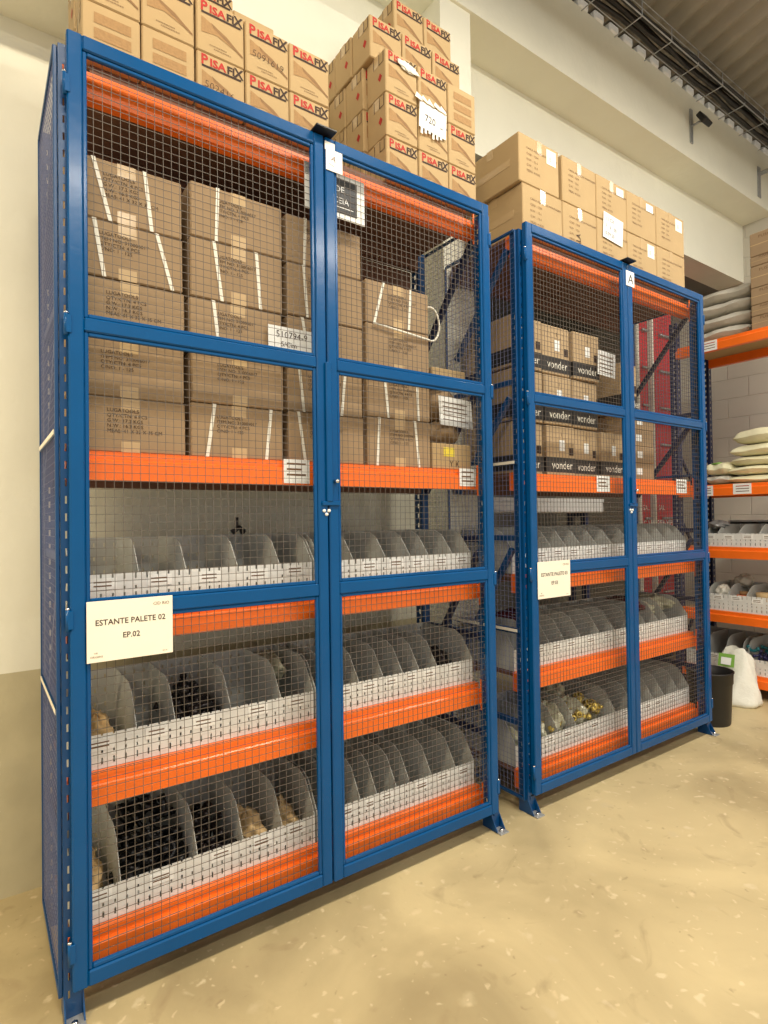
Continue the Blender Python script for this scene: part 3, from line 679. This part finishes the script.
# right stack
gp2 = 'lettered cartons on top of the near cage, tall right stack'
xr = [1.205, 1.381, 1.556]
cn = ['left', 'middle', 'right']; rn = ['bottom', 'second', 'third']
for c in range(3):
    for r in range(3):
        pput(1 if (c == 2 and r == 2) else 0, (xr[c], .118, ZS + r * .188), 'carton in the tall near cage stack, front face, %s column, %s row' % (cn[c], rn[r]), gp2, R.uniform(-.01, .01))
for r in range(3):
    for d_ in range(1, 4 if r < 2 else 4):
        pput(0, (1.19 - .004 * d_, .118 + .146 * d_, ZS + r * .188), 'carton on the tall stack left side, %s row, %s behind the front' % (rn[r], ORD[d_ - 1]), gp2, R.uniform(-.008, .008))
for c in range(3):
    pput(0, (1.18 + .176 * c, .195, ZS + 3 * .188), 'carton of the tall stack, fourth row, front, %s column' % cn[c], gp2, R.uniform(-.008, .008))
for d_ in range(1, 3): pput(0, (1.175, .195 + .146 * d_, ZS + 3 * .188), 'carton of the tall stack, fourth row, %s behind the front' % ORD[d_ - 1], gp2)
for c in range(2):
    pput(0, (1.345 + .176 * c, .24, ZS + 4 * .188), 'carton at the very top of the tall stack, %s one' % ['left', 'right'][c], gp2, R.uniform(-.01, .01))
pput(0, (1.34, .386, ZS + 4 * .188), 'carton at the very top of the tall stack, behind the left one', gp2)
k = MB(); k.box((0, 0, 0), (.155, .002, .115), 'white', .0005); k.text('720', .046, TF(.03, -.0012, .035), 'ink', .9); k.text('un', .018, TF(.118, -.0012, .035), 'ink')
for i in range(6): k.box((.01 + i * .022, -.0008, -.028 + .008 * (i % 3)), (.022 + i * .022, .0006, .002), 'strap')
for i in range(5): k.add([(-.03 + i * .035, -.004, .118 + .008 * (i % 2)), (.01 + i * .035, -.006, .112), (.012 + i * .035, .001, .135 - .006 * (i % 3)), (-.02 + i * .035, -.001, .145)], [(0, 1, 2, 3)], 'strap')
put(k, 'handwritten_note', 'white note reading 720 un taped across the tall carton stack', 'paper', (1.375, .108, 3.125), (0, .06, 0))
k = lump('strap', .055, .006, .017, 70, 12, .2); put(k, 'torn_tape', 'torn white tape stuck on the third row front left carton', 'tape', (1.32, .112, ZS + 3 * .188 - .045), (0, .15, 0))

# far cage top cartons
def deco_tan(pat=0):
    def f(k, w, d, h):
        y = -.0012
        for i, t in enumerate(['PVC AQUAPLAY MONTAGEM', 'COD : 1234', 'N.W. : 12.6', 'G.W. : 13.4', 'MEAS: 41X33']):
            k.text(t if i else 'CAIXA AQUAPLUS MONTAGEM', .0165 if i else .0155, TF(w * .18, y, h * (.72 - .115 * i)), 'inkf', 1.1)
        k.box((w * .44, -.0009, h * .72), (w * .56, -.0001, h), 'tape')
        if pat & 1: k.box((w * .68, -.0016, h * .62), (w * .92, -.0006, h * .93), 'cream'); k.text('E', .03, TF(w * .75, -.002, h * .7), 'fade')
        if pat & 2: k.box((w * .66, -.0016, h * .74), (w * .9, -.0006, h * .92), 'white')
        if pat & 4: k.text('SALA', .05, Matrix.Translation((w * .5, y - .0004, h * .1)) @ Matrix.Rotation(PI / 2, 4, 'X') @ Matrix.Rotation(PI / 2, 4, 'Z'), 'ink', .8)
        k.box((-.0012, d * .15, h * .40), (-.0004, d * .85, h * .55), 'tape')
    return f
xt = [2.045, 2.362, 2.664, 2.962, 3.282]; wt = [.312, .298, .294, .315, .335]; up = [1, 0, 2, 2, 1]; lo = [0, 4, 0, 1, 0]
gt = 'tan cartons on top of the far cage'
for c in range(5):
    for r in range(2):
        k = carton(wt[c], .40, .260 if r == 0 else .250, 'kraft', deco_tan(up[c] if r else lo[c]))
        o = k.build('carton', None, (xt[c] - (.022 if r else 0) * (c == 0), .115, ZS + .262 * r)); o.rotation_euler = (0, 0, R.uniform(-.006, .006))
        tag(o, 'tan carton on the far cage top, %s, %s row' % (names5[c], ['lower', 'upper'][r]), 'cardboard box', gt)
k = MB(); k.box((0, 0, 0), (.19, .0015, .15), 'white'); 
for i, t in enumerate(['12 CX', '7 : 6 : 00', '0.09.20']): k.text(t, .03, TF(.02, -.0008, .105 - .042 * i), 'ink')
put(k, 'handwritten_note', 'white handwritten note taped between the two rows of tan cartons', 'paper', (2.71, .108, 3.0), (0, .08, 0))

# far cage shelf cartons with a black band
def deco_band(k, w, d, h):
    k.box((-.0015, -.0016, h * .06), (w + .0015, d * .6, h * .36), 'band')
    k.text('vonder', .062, TF(w * .16, -.0024, h * .13), 'strap', .95)
    k.box((w * .45, -.0014, h * .5), (w * .63, -.0005, h * .72), 'white'); k.box((w * .8, -.0014, h * .42), (w * .95, -.0005, h * .58), 'ink')
    k.text('1', .03, TF(w * .5, -.0014, h * .8), 'ink')
gv = 'banded cartons on the shelf of the far cage'
vp = None
zz = [1.626, 1.897, 2.168]
for r in range(3):
    for c in range(4 if r < 1 else 3):
        if vp is None: vp = carton(.226, .34, .262, 'kraft3', deco_band).build('carton'); o = vp
        else: o = vp.copy(); COL.objects.link(o)
        o.location = (1.99 + .243 * c + R.uniform(-.004, .004) - (.0), .145 + R.uniform(0, .02), zz[r] + (.0)); o.rotation_euler = (0, 0, R.uniform(-.03, .03))
        if r == 2: o.location.z += .0
        tag(o, 'dull black-banded carton in the far cage, %s tier, %s from the left' % (['bottom', 'middle', 'top'][r], ORD[c]), 'cardboard box', gv)
k = MB(); k.box((0, 0, 0), (.165, .0015, .14), 'white'); 
for i in range(5): k.flat([(.015, -.001, .02 + .022 * i), (.14, -.001, .02 + .022 * i), (.14, -.001, .025 + .022 * i), (.015, -.001, .025 + .022 * i)], 'inkf')
put(k, 'paper_sheet', 'white sheet stuck on the top tier carton nearest the far cage door seam', 'paper', (2.66, .125, 2.21), (0, .05, 0))
# crushed cylinders of stretch film between tiers
# brown cartons behind the right door of the far cage
for r in range(4):
    k = carton(.24, .3, .10, 'kraft2', lambda k, w, d, h: (k.box((w * .2, -.0012, h * .3), (w * .45, -.0003, h * .7), 'white'),))
    tag(k.build('carton', None, (3.02 + .01 * (r % 2), .15, 1.626 + r * .102)), 'small brown carton piled right of the far door seam, %s of four' % ['bottom', 'second', 'third', 'top'][r], 'cardboard box', 'small brown cartons in the far cage')
k = carton(.17, .3, .30, 'kraft3', deco_band); tag(k.build('carton', None, (3.0, .2, 2.04)), 'tall dull carton on the pile just right of the far door seam', 'cardboard box')

# ------------------------------------------------------------------ right rack
RX = 4.6; RD = .58; RY0, RY1 = -1.25, .70
rack = empty('pallet_rack', (RX, 0, 0)); tag(rack, 'orange and navy pallet rack standing along the right wall', 'pallet rack')
RZ = [2.715, 1.555, 1.06, .70 - .155, .09]
RZ = [2.715, 1.555, 1.062, .555, .09]
for x in (.0, RD - .05):
    for y in (RY0 + .0, RY1):
        k = MB(); zs = [0.0]; z = .05
        while z < 3.0: zs += [z, z + .02]; z += .05
        zs.append(3.02)
        k.plate([0, .02, .034, .06], zs, lambda i, j: j % 2 == 1 and i == 1, lambda a, c: (x, y + a, c), 'navy')
        k.plate([0, .02, .034, .05], zs, lambda i, j: j % 2 == 1 and i == 1, lambda a, c: (x + a, y, c), 'navy')
        k.plate([0, .02, .034, .05], zs, lambda i, j: j % 2 == 1 and i == 1, lambda a, c: (x + a, y + .06, c), 'navy')
        k.build('upright', rack, solid=.002)
for y in (RY1 + .03, RY0 + .03):
    for a, b in ((.3, .85), (.85, 1.4), (1.4, 1.95), (1.95, 2.5)):
        k = MB(); p, q = ((.04, a), (RD - .06, b)) if int(a * 10) % 2 else ((RD - .06, a), (.04, b))
        k.tube([(p[0], y, p[1]), (q[0], y, q[1])], .014, 'navy', 4, False); k.build('diagonal_brace', rack)
def profy_beam(k, x, z, s):
    k.profy([(a, b) for a, b in beam_prof(x, z, s)], RY0 + .05, RY1 + .005, 'orange')
for z in RZ:
    k = MB(); profy_beam(k, -.012, z, 1); k.build('front_beam', rack)
    k = MB(); profy_beam(k, RD + .0, z, -1); k.build('rear_beam', rack)
    k = MB(); k.box((.006, RY0 + .06, z + .07), (RD - .022, RY1 - .003, z + .0895), 'kraft'); k.build('shelf_board', rack)['label'] = 'pale particle board deck'
for y, z, w in ((.37, RZ[0] + .0, .12), (.145, RZ[1] + .005, .13), (.425, RZ[1] + .0, .10)):
    k = MB(); k.box((-.0135, y, z + .002), (-.0122, y + w, z + .082), 'white')
    for i in range(3): k.add([(-.0142, y + .015, z + .02 + .02 * i), (-.0142, y + w - .02, z + .02 + .02 * i), (-.0142, y + w - .02, z + .026 + .02 * i), (-.0142, y + .015, z + .026 + .02 * i)], [(3, 2, 1, 0)], 'red' if i == 2 else 'inkf')
    k.build('shelf_label', rack)['label'] = 'white paper label on the orange beam'

def sack(m, L, Wd, H, seed, print_=None):
    """filled sack lying flat: length along Y, width along X, origin at bottom centre"""
    rr = random.Random(seed); ph = [rr.uniform(0, 6.28) for _ in range(8)]; n = 26
    k = MB()
    def wr(u, v): return .5 * math.sin(7 * u + ph[0] + 3 * v) + .4 * math.sin(11 * v + ph[1] - 4 * u) + .3 * math.sin(17 * u + ph[2]) * math.sin(13 * v + ph[3])
    for sgn in (1, -1):
        vs = []
        for j in range(n + 1):
            for i in range(n + 1):
                u = -1 + 2 * i / n; v = -1 + 2 * j / n
                e = max(0, (1 - abs(u) ** 5)) ** .42 * max(0, (1 - abs(v) ** 5)) ** .42
                sq = 1 - .05 * (abs(u) ** 2 * abs(v) ** 2)
                z = H * .5 + sgn * (H * .5 - .004) * e * (1 + .10 * wr(u, v) * (1 if sgn > 0 else .3)) + (0.006 * math.sin(5 * v + ph[4]) + .005 * math.sin(4 * u + ph[5])) * (1 - e)
                vs.append((Wd / 2 * u * sq * (1 + .03 * math.sin(6 * v + ph[6])), L / 2 * v * sq, z))
        fs = []
        for j in range(n):
            for i in range(n):
                q = (j * (n + 1) + i, j * (n + 1) + i + 1, (j + 1) * (n + 1) + i + 1, (j + 1) * (n + 1) + i)
                fs.append(q if sgn > 0 else q[::-1])
        k.add(vs, fs, m, True)
    return k
zt = RZ[0] + .0895
h = [.10, .105, .105, .105]; z = zt
for i in range(4):
    k = sack('sack', .50, .50, h[i] * 1.05, 80 + i)
    put(k, 'grain_sack', 'grey sack on the top of the right rack, %s of the pile' % ['bottom', 'second from bottom', 'second from top', 'top'][i], 'sack', (RX + .29 + .01 * i, .40 - .012 * (i % 2), z), (0, 0, R.uniform(-.05, .05)), 'grey sacks on the right rack'); z += h[i]
# cartons on the rack top
z = zt
hh = [.105, .085, .13, .165, .075, .18]
for i, a in enumerate(hh):
    def dk(k, w, d, h_):
        k.text('FUSHIAMO', .030 if h_ > .09 else .022, TF(w * .12, -.0012, h_ * .74), 'inkf', 1.2); k.text('USE AB', .026, TF(w * .35, -.0012, h_ * .3), 'inkf', 1.3)
        k.box((0, -.0010, h_ * .46), (w, -.0003, h_ * .5), 'tape')
    k = carton(.50, .42, a - .003, 'kraft2', dk)
    o = k.build('carton', None, (RX + .03, .136, z)); o.rotation_euler = (0, 0, -PI / 2)
    tag(o, 'brown carton in the pile on top of the right rack, %s' % ['lowest', 'second up', 'third up', 'fourth up', 'thin fifth one', 'topmost'][i], 'cardboard box', 'brown cartons on the right rack'); z += a
# cream sacks level 2
z = RZ[1] + .0895; h = [.062, .07, .075, .09, .12]
for i in range(5):
    k = sack('sackc', .66, .5, h[i] * 1.12, 90 + i)
    put(k, 'grain_sack', 'cream sack on the second shelf of the right rack, %s of the pile' % ['bottom', 'second', 'middle', 'fourth', 'top'][i], 'sack', (RX + .28, .03 + .015 * (i % 2) - .012 * i, z), (0, 0, R.uniform(-.05, .05)), 'cream sacks on the right rack'); z += h[i]
k = sack('sack', .20, .4, .08, 101); put(k, 'flat_sack', 'small grey sack under the green printed bag on the right rack', 'sack', (RX + .24, .42, RZ[1] + .09))
k = sack('sackc', .22, .4, .11, 102)
o = put(k, 'printed_bag', 'small pale bag with green print on the grey sack, right rack', 'bag', (RX + .24, .42, RZ[1] + .165))
k = lump('green', .09, .05, .012, 103, 10, .1); k.build('green_print', o, (-.1, .02, .098))
# trays on the right rack
g3 = 'grey bin trays on the right rack'
make_tray('divided_bin_tray', .92, .105, [.09, .245, .39, .53, .68, .8], 'grey bin tray on the third shelf of the right rack', g3, (RX + .02, .50, RZ[2] + .0905), -PI / 2, .38, .175)
make_tray('divided_bin_tray', .46, .13, [.155, .29], 'grey bin tray holding a tan roll on the fourth shelf of the right rack', g3, (RX + .02, .50, RZ[3] + .0905), -PI / 2, .38, .205)
make_tray('divided_bin_tray', .46, .13, [.15, .3], 'second grey bin tray on the fourth shelf of the right rack, cut by the frame', g3, (RX + .02, .03, RZ[3] + .0905), -PI / 2, .38, .205)
make_tray('divided_bin_tray', .46, .12, [.16, .30, .42], 'grey bin tray on the lowest shelf of the right rack, left part', g3, (RX + .02, .68, RZ[4] + .0905), -PI / 2, .38, .26)
make_tray('divided_bin_tray', .80, .12, [], 'grey bin tray with dark and teal parts on the lowest shelf of the right rack', g3, (RX + .02, .215, RZ[4] + .0905), -PI / 2, .38, .26)
k = MB(); k.lathe([(.0, 0), (.062, 0), (.066, .02), (.063, .04), (.066, .06), (.063, .08), (.066, .10), (.063, .12), (.067, .15), (.03, .152), (0, .152)], (0, 0, 0), 'tan', 24)
put(k, 'tan_roll', 'tan roll standing in a bin on the fourth shelf of the right rack', 'roll', (RX + .13, .12, RZ[3] + .094))
k = MB(); k.lathe([(0, 0), (.05, 0), (.052, .012), (.045, .014), (0, .012)], (0, 0, 0), 'orange', 20); k.lathe([(0, .0), (.03, .0), (.03, .03), (0, .03)], (0, 0, .012), 'kraftd', 16)
put(k, 'orange_reel', 'flat orange reel in the middle bin of the fourth shelf, right rack', 'reel', (RX + .13, .275, RZ[3] + .20))
put(lump('strap', .07, .05, .06, 110, 14, .15), 'rag_bundle', 'pale rag bundle in the left bin of the fourth shelf, right rack', 'rag', (RX + .14, .43, RZ[3] + .22))
put(lump('sack', .09, .06, .05, 111, 14, .15), 'rag_bundle', 'grey rag bundle at the back of the fourth shelf, right rack', 'rag', (RX + .30, .34, RZ[3] + .31))
put(lump('galv', .10, .07, .035, 112, 14, .15), 'grey_bundle', 'grey mesh bundle in the left bin of the third shelf, right rack', 'bundle', (RX + .14, .46, RZ[2] + .26))
heap(elbow_mesh('teal'), 'teal_fitting', 'teal pipe fitting heaped in the lowest bin of the right rack', 'pipe fitting', 'teal fittings on the right rack', 14, RX + .05, RX + .3, -.05, .17, RZ[4] + .22, .08)
heap(elbow_mesh('indigo'), 'indigo_fitting', 'dark indigo pipe fitting in the lowest bin of the right rack', 'pipe fitting', 'indigo fittings on the right rack', 46, RX + .05, RX + .32, -.25, .18, RZ[4] + .18, .10)

# waste bin and floor sack
k = MB(); k.lathe([(0, .004), (.112, .004), (.118, .0), (.122, .01), (.135, .27), (.140, .275), (.142, .34), (.147, .345), (.147, .352), (.138, .352), (.134, .27), (.118, .015), (0, .012)], (0, 0, 0), 'can', 36)
tag(k.build('waste_bin', None, (3.86, .13, 0)), 'round black plastic waste bin on the floor beside the far cage', 'bin')
def standing_sack():
    k = MB(); n = 28; m = 20; vs = []
    for j in range(m + 1):
        t = j / m
        for i in range(n):
            p = 2 * PI * i / n
            w = .165 * (1 - .35 * t) * (1 + .12 * math.sin(3 * p + 5 * t) * t + .05 * math.sin(9 * p + 12 * t)) * min(1, .80 + 3.0 * t)
            dpt = .13 * (1 - .72 * t) * (1 + .10 * math.sin(5 * p - 7 * t)) * min(1, .82 + 3 * t)
            if t > .97: w *= .9
            flop = .05 * max(0, math.sin(p * 2 + 1)) * t
            vs.append((dpt * math.cos(p) + .13 * t, w * math.sin(p) + .03 * t, (.35 + .03 * math.sin(2 * p + .6)) * t + flop * .3))
    fs = [(j * n + i, j * n + (i + 1) % n, (j + 1) * n + (i + 1) % n, (j + 1) * n + i) for j in range(m) for i in range(n)]
    fs.append(tuple(range(n))[::-1]); k.add(vs, fs, 'sackw', True); return k
o = standing_sack().build('woven_sack', None, (4.40, .20, .002)); tag(o, 'open white woven sack leaning on the right rack behind the waste bin', 'sack')
o.rotation_euler = (0, 0, .1)
k = MB(); k.add([(-.012, .11, .27), (-.012, .0, .27), (.015, .0, .36), (.015, .11, .36)], [(0, 1, 2, 3)], 'green'); k.add([(-.012, .09, .285), (-.018, .02, .285), (.003, .02, .335), (.003, .09, .335)], [(0, 1, 2, 3)], 'white')
k.build('green_label', o, (-.03, 0, 0))['label'] = 'green and white label near the mouth'

# things in the store behind the far cage
def red_locker(x, y, w, label):
    root = empty('red_locker', (x, y, 0)); tag(root, label, 'locker', 'red steel lockers in the store behind')
    k = MB(); k.box((0, 0, .06), (w, .15, 3.6), 'redp', .01); k.box((w * .1, .02, 0), (w * .9, .13, .06), 'black'); k.build('body', root)
    k = MB(); k.box((w * .05, -.012, .1), (w * .95, 0, 3.55), 'redp', .006); d = k.build('door_panel', root)
    k = MB(); k.box((-.03, -.02, .06), (-.003, .03, 3.6), 'strap', .004); k.build('white_edge', root)
    for i in range(9):
        k = MB(); z = .3 + i * .36; k.tube([(w * .25, -.03, z), (w * .8, -.03, z)], .012, 'galv', 8); k.tube([(w * .3, -.03, z), (w * .3, -.01, z)], .008, 'galv', 6); k.tube([(w * .75, -.03, z), (w * .75, -.01, z)], .008, 'galv', 6); k.build('handle', root)
    k = MB(); k.text('GAMPEN', .09, TF(w * .1, -.0135, 1.30), 'white'); k.build('lettering', root); k = MB(); k.text('SAL', .07, TF(w * .1, -.0135, 1.46), 'white'); k.build('lettering', root)
red_locker(4.93, 1.25, .16, 'narrow red steel locker in the store behind the far cage')
red_locker(5.18, 1.25, .36, 'wide red steel locker with white lettering in the store behind the far cage')
k = MB(); k.box((0, 0, 0), (1.6, .3, .09), 'tray', .01); k.box((0, 0, .09), (1.6, .02, .12), 'tray'); 
put(k, 'grey_shelf_box', 'long grey steel box on the floor rack seen through the far cage', 'box', (2.75, 1.25, 1.44))
stand = empty('steel_stand', (2.75, 1.25, 0)); tag(stand, 'navy steel stand carrying the grey box in the store', 'stand')
for x in (.1, 1.4):
    for y in (.05, .2): k = MB(); k.box((x, y, 0), (x + .05, y + .05, 1.40), 'navy'); k.build('leg', stand)
    k = MB(); k.box((x, .05, 1.40), (x + .05, .25, 1.44), 'navy'); k.build('cross_bar', stand)

# ------------------------------------------------------------------ overhead tray, cables, floodlight
tray = empty('cable_tray', (0, 0, 0)); tag(tray, 'steel wire cable tray running below the roof along the beam', 'cable tray')
k = MB(); y0, y1, zb = .20, .44, 4.64
for y, z in ((y0, zb), (y0, zb + .05), (y0 , zb + .1), (.33, zb)): k.bar((-1, y, z), (6.1, y, z), .0032 if z > zb or y not in (y0, y1) else .0045, 'galv', 6)
x = -1
while x < 6.1:
    k.tube([(x, y0, zb + .1), (x, y0, zb), (x, .40, zb)], .0038, 'galv', 6); x += .36
k.build('wire_basket', tray)
for x in (.5, 5.85):
    k = MB(); k.box((x - .02, .16, zb - .03), (x + .02, .545, zb - .008), 'galv', .002); k.box((x - .03, .537, zb - .24), (x + .03, .545, zb + .05), 'galv', .002)
    k.build('bracket', tray)
for i in range(7):
    rr = random.Random(i); y = .215 + .017 * i; pts = []; x = -1
    while x < 6.1: pts.append((x, y + rr.uniform(-.012, .012), zb + .024 + .03 * (i % 3) + rr.uniform(0, .01))); x += .25
    k = MB(); k.tube(pts, .0125 if i % 2 else .016, 'cable', 8)
    tag(k.build('power_cable'), 'black power cable lying in the overhead wire tray', 'cable', 'black cables in the overhead tray')
fl = empty('floodlight', (4.60, .545, 4.62)); tag(fl, 'small black floodlight on a grey arm fixed to the beam', 'floodlight')
k = MB(); k.box((-.02, -.012, -.16), (.02, 0, .12), 'galv', .002); k.tube([(0, 0, -.02), (0, -.08, -.02)], .009, 'galv', 8); k.build('arm', fl)
k = MB(); T = Matrix.Translation((0, -.11, -.02)) @ Matrix.Rotation(-.5, 4, 'X'); k.box((-.06, -.02, -.05), (.06, .02, .05), 'black', .006, T); k.build('lamp_body', fl)

# ------------------------------------------------------------------ ceiling lamps (real fittings) and one added warm fill lamp
def batten(x, y, z, label, power=60, col=(1, .93, .8)):
    root = empty('ceiling_lamp', (x, y, z)); tag(root, label, 'ceiling lamp', 'tube lamps under the roof')
    k = MB(); k.box((-.62, -.06, .0), (.62, .06, .05), 'white', .006); k.build('housing', root)
    for s in (-.035, .035):
        k = MB(); k.tube([(-.58, s, -.02), (.58, s, -.02)], .013, M['tube'], 10); k.build('tube', root)
    k = MB(); k.tube([(0, 0, .05), (0, 0, 5.05 + .2 * (.56 - y) - z - .1)], .006, 'galv', 6); k.build('hanger', root)
    l = bpy.data.lights.new('tube_light', 'AREA'); l.shape = 'RECTANGLE'; l.size = 1.2; l.size_y = .14; l.energy = power; l.color = col
    o = bpy.data.objects.new('tube_light', l); COL.objects.link(o); o.parent = root; o.location = (0, 0, -.045)
m = bpy.data.materials.new('lit_tube'); m.use_nodes = True; b = m.node_tree.nodes['Principled BSDF']
b.inputs['Emission Color'].default_value = (1, .95, .85, 1); b.inputs['Emission Strength'].default_value = 8; M['tube'] = m
batten(-.4, -1.7, 4.6, 'tube lamp hanging above the left of the aisle', 85, (1, .86, .64))
batten(1.9, -1.5, 4.6, 'tube lamp hanging above the middle of the aisle', 85, (1, .94, .82))
batten(4.4, -1.5, 4.6, 'tube lamp hanging above the right of the aisle', 75, (1, .97, .92))
batten(-2.0, -.9, 2.9, 'added warm fill lamp hanging low at the left end of the aisle', 60, (1, .78, .44))  # fill lamp added out of view to warm the left wall and floor
batten(.6, -4.6, 4.9, 'tube lamp hanging far behind the camera on the left', 90)
batten(3.4, -4.6, 4.9, 'tube lamp hanging far behind the camera on the right', 90)

# daylight of the open warehouse
w = bpy.data.worlds.new('World'); S.world = w; w.use_nodes = True
bg = w.node_tree.nodes['Background']; bg.inputs[0].default_value = (1, .975, .93, 1); bg.inputs[1].default_value = .78

# ------------------------------------------------------------------ camera
cam = bpy.data.cameras.new('camera'); co = bpy.data.objects.new('camera', cam); COL.objects.link(co)
yaw, pitch, roll = map(math.radians, (-35.034, .80, -.813))
fw = Vector((-math.sin(yaw) * math.cos(pitch), math.cos(yaw) * math.cos(pitch), math.sin(pitch)))
rt = Vector((math.cos(yaw), math.sin(yaw), 0)); upv = rt.cross(fw)
# roll the picture
cr, sr = math.cos(roll), math.sin(roll)
r2 = rt * cr + upv * sr; u2 = upv * cr - rt * sr
co.matrix_world = Matrix(((r2.x, u2.x, -fw.x, -.211), (r2.y, u2.y, -fw.y, -1.845), (r2.z, u2.z, -fw.z, 1.40), (0, 0, 0, 1)))
cam.sensor_fit = 'VERTICAL'; cam.sensor_height = 24; cam.lens = 578.8 / 1024 * 24; cam.clip_start = .05
S.camera = co
vs = S.view_settings; vs.view_transform = 'Standard'; vs.look = 'None'; vs.gamma = 1; vs.exposure = -.06; vs.use_curve_mapping = False
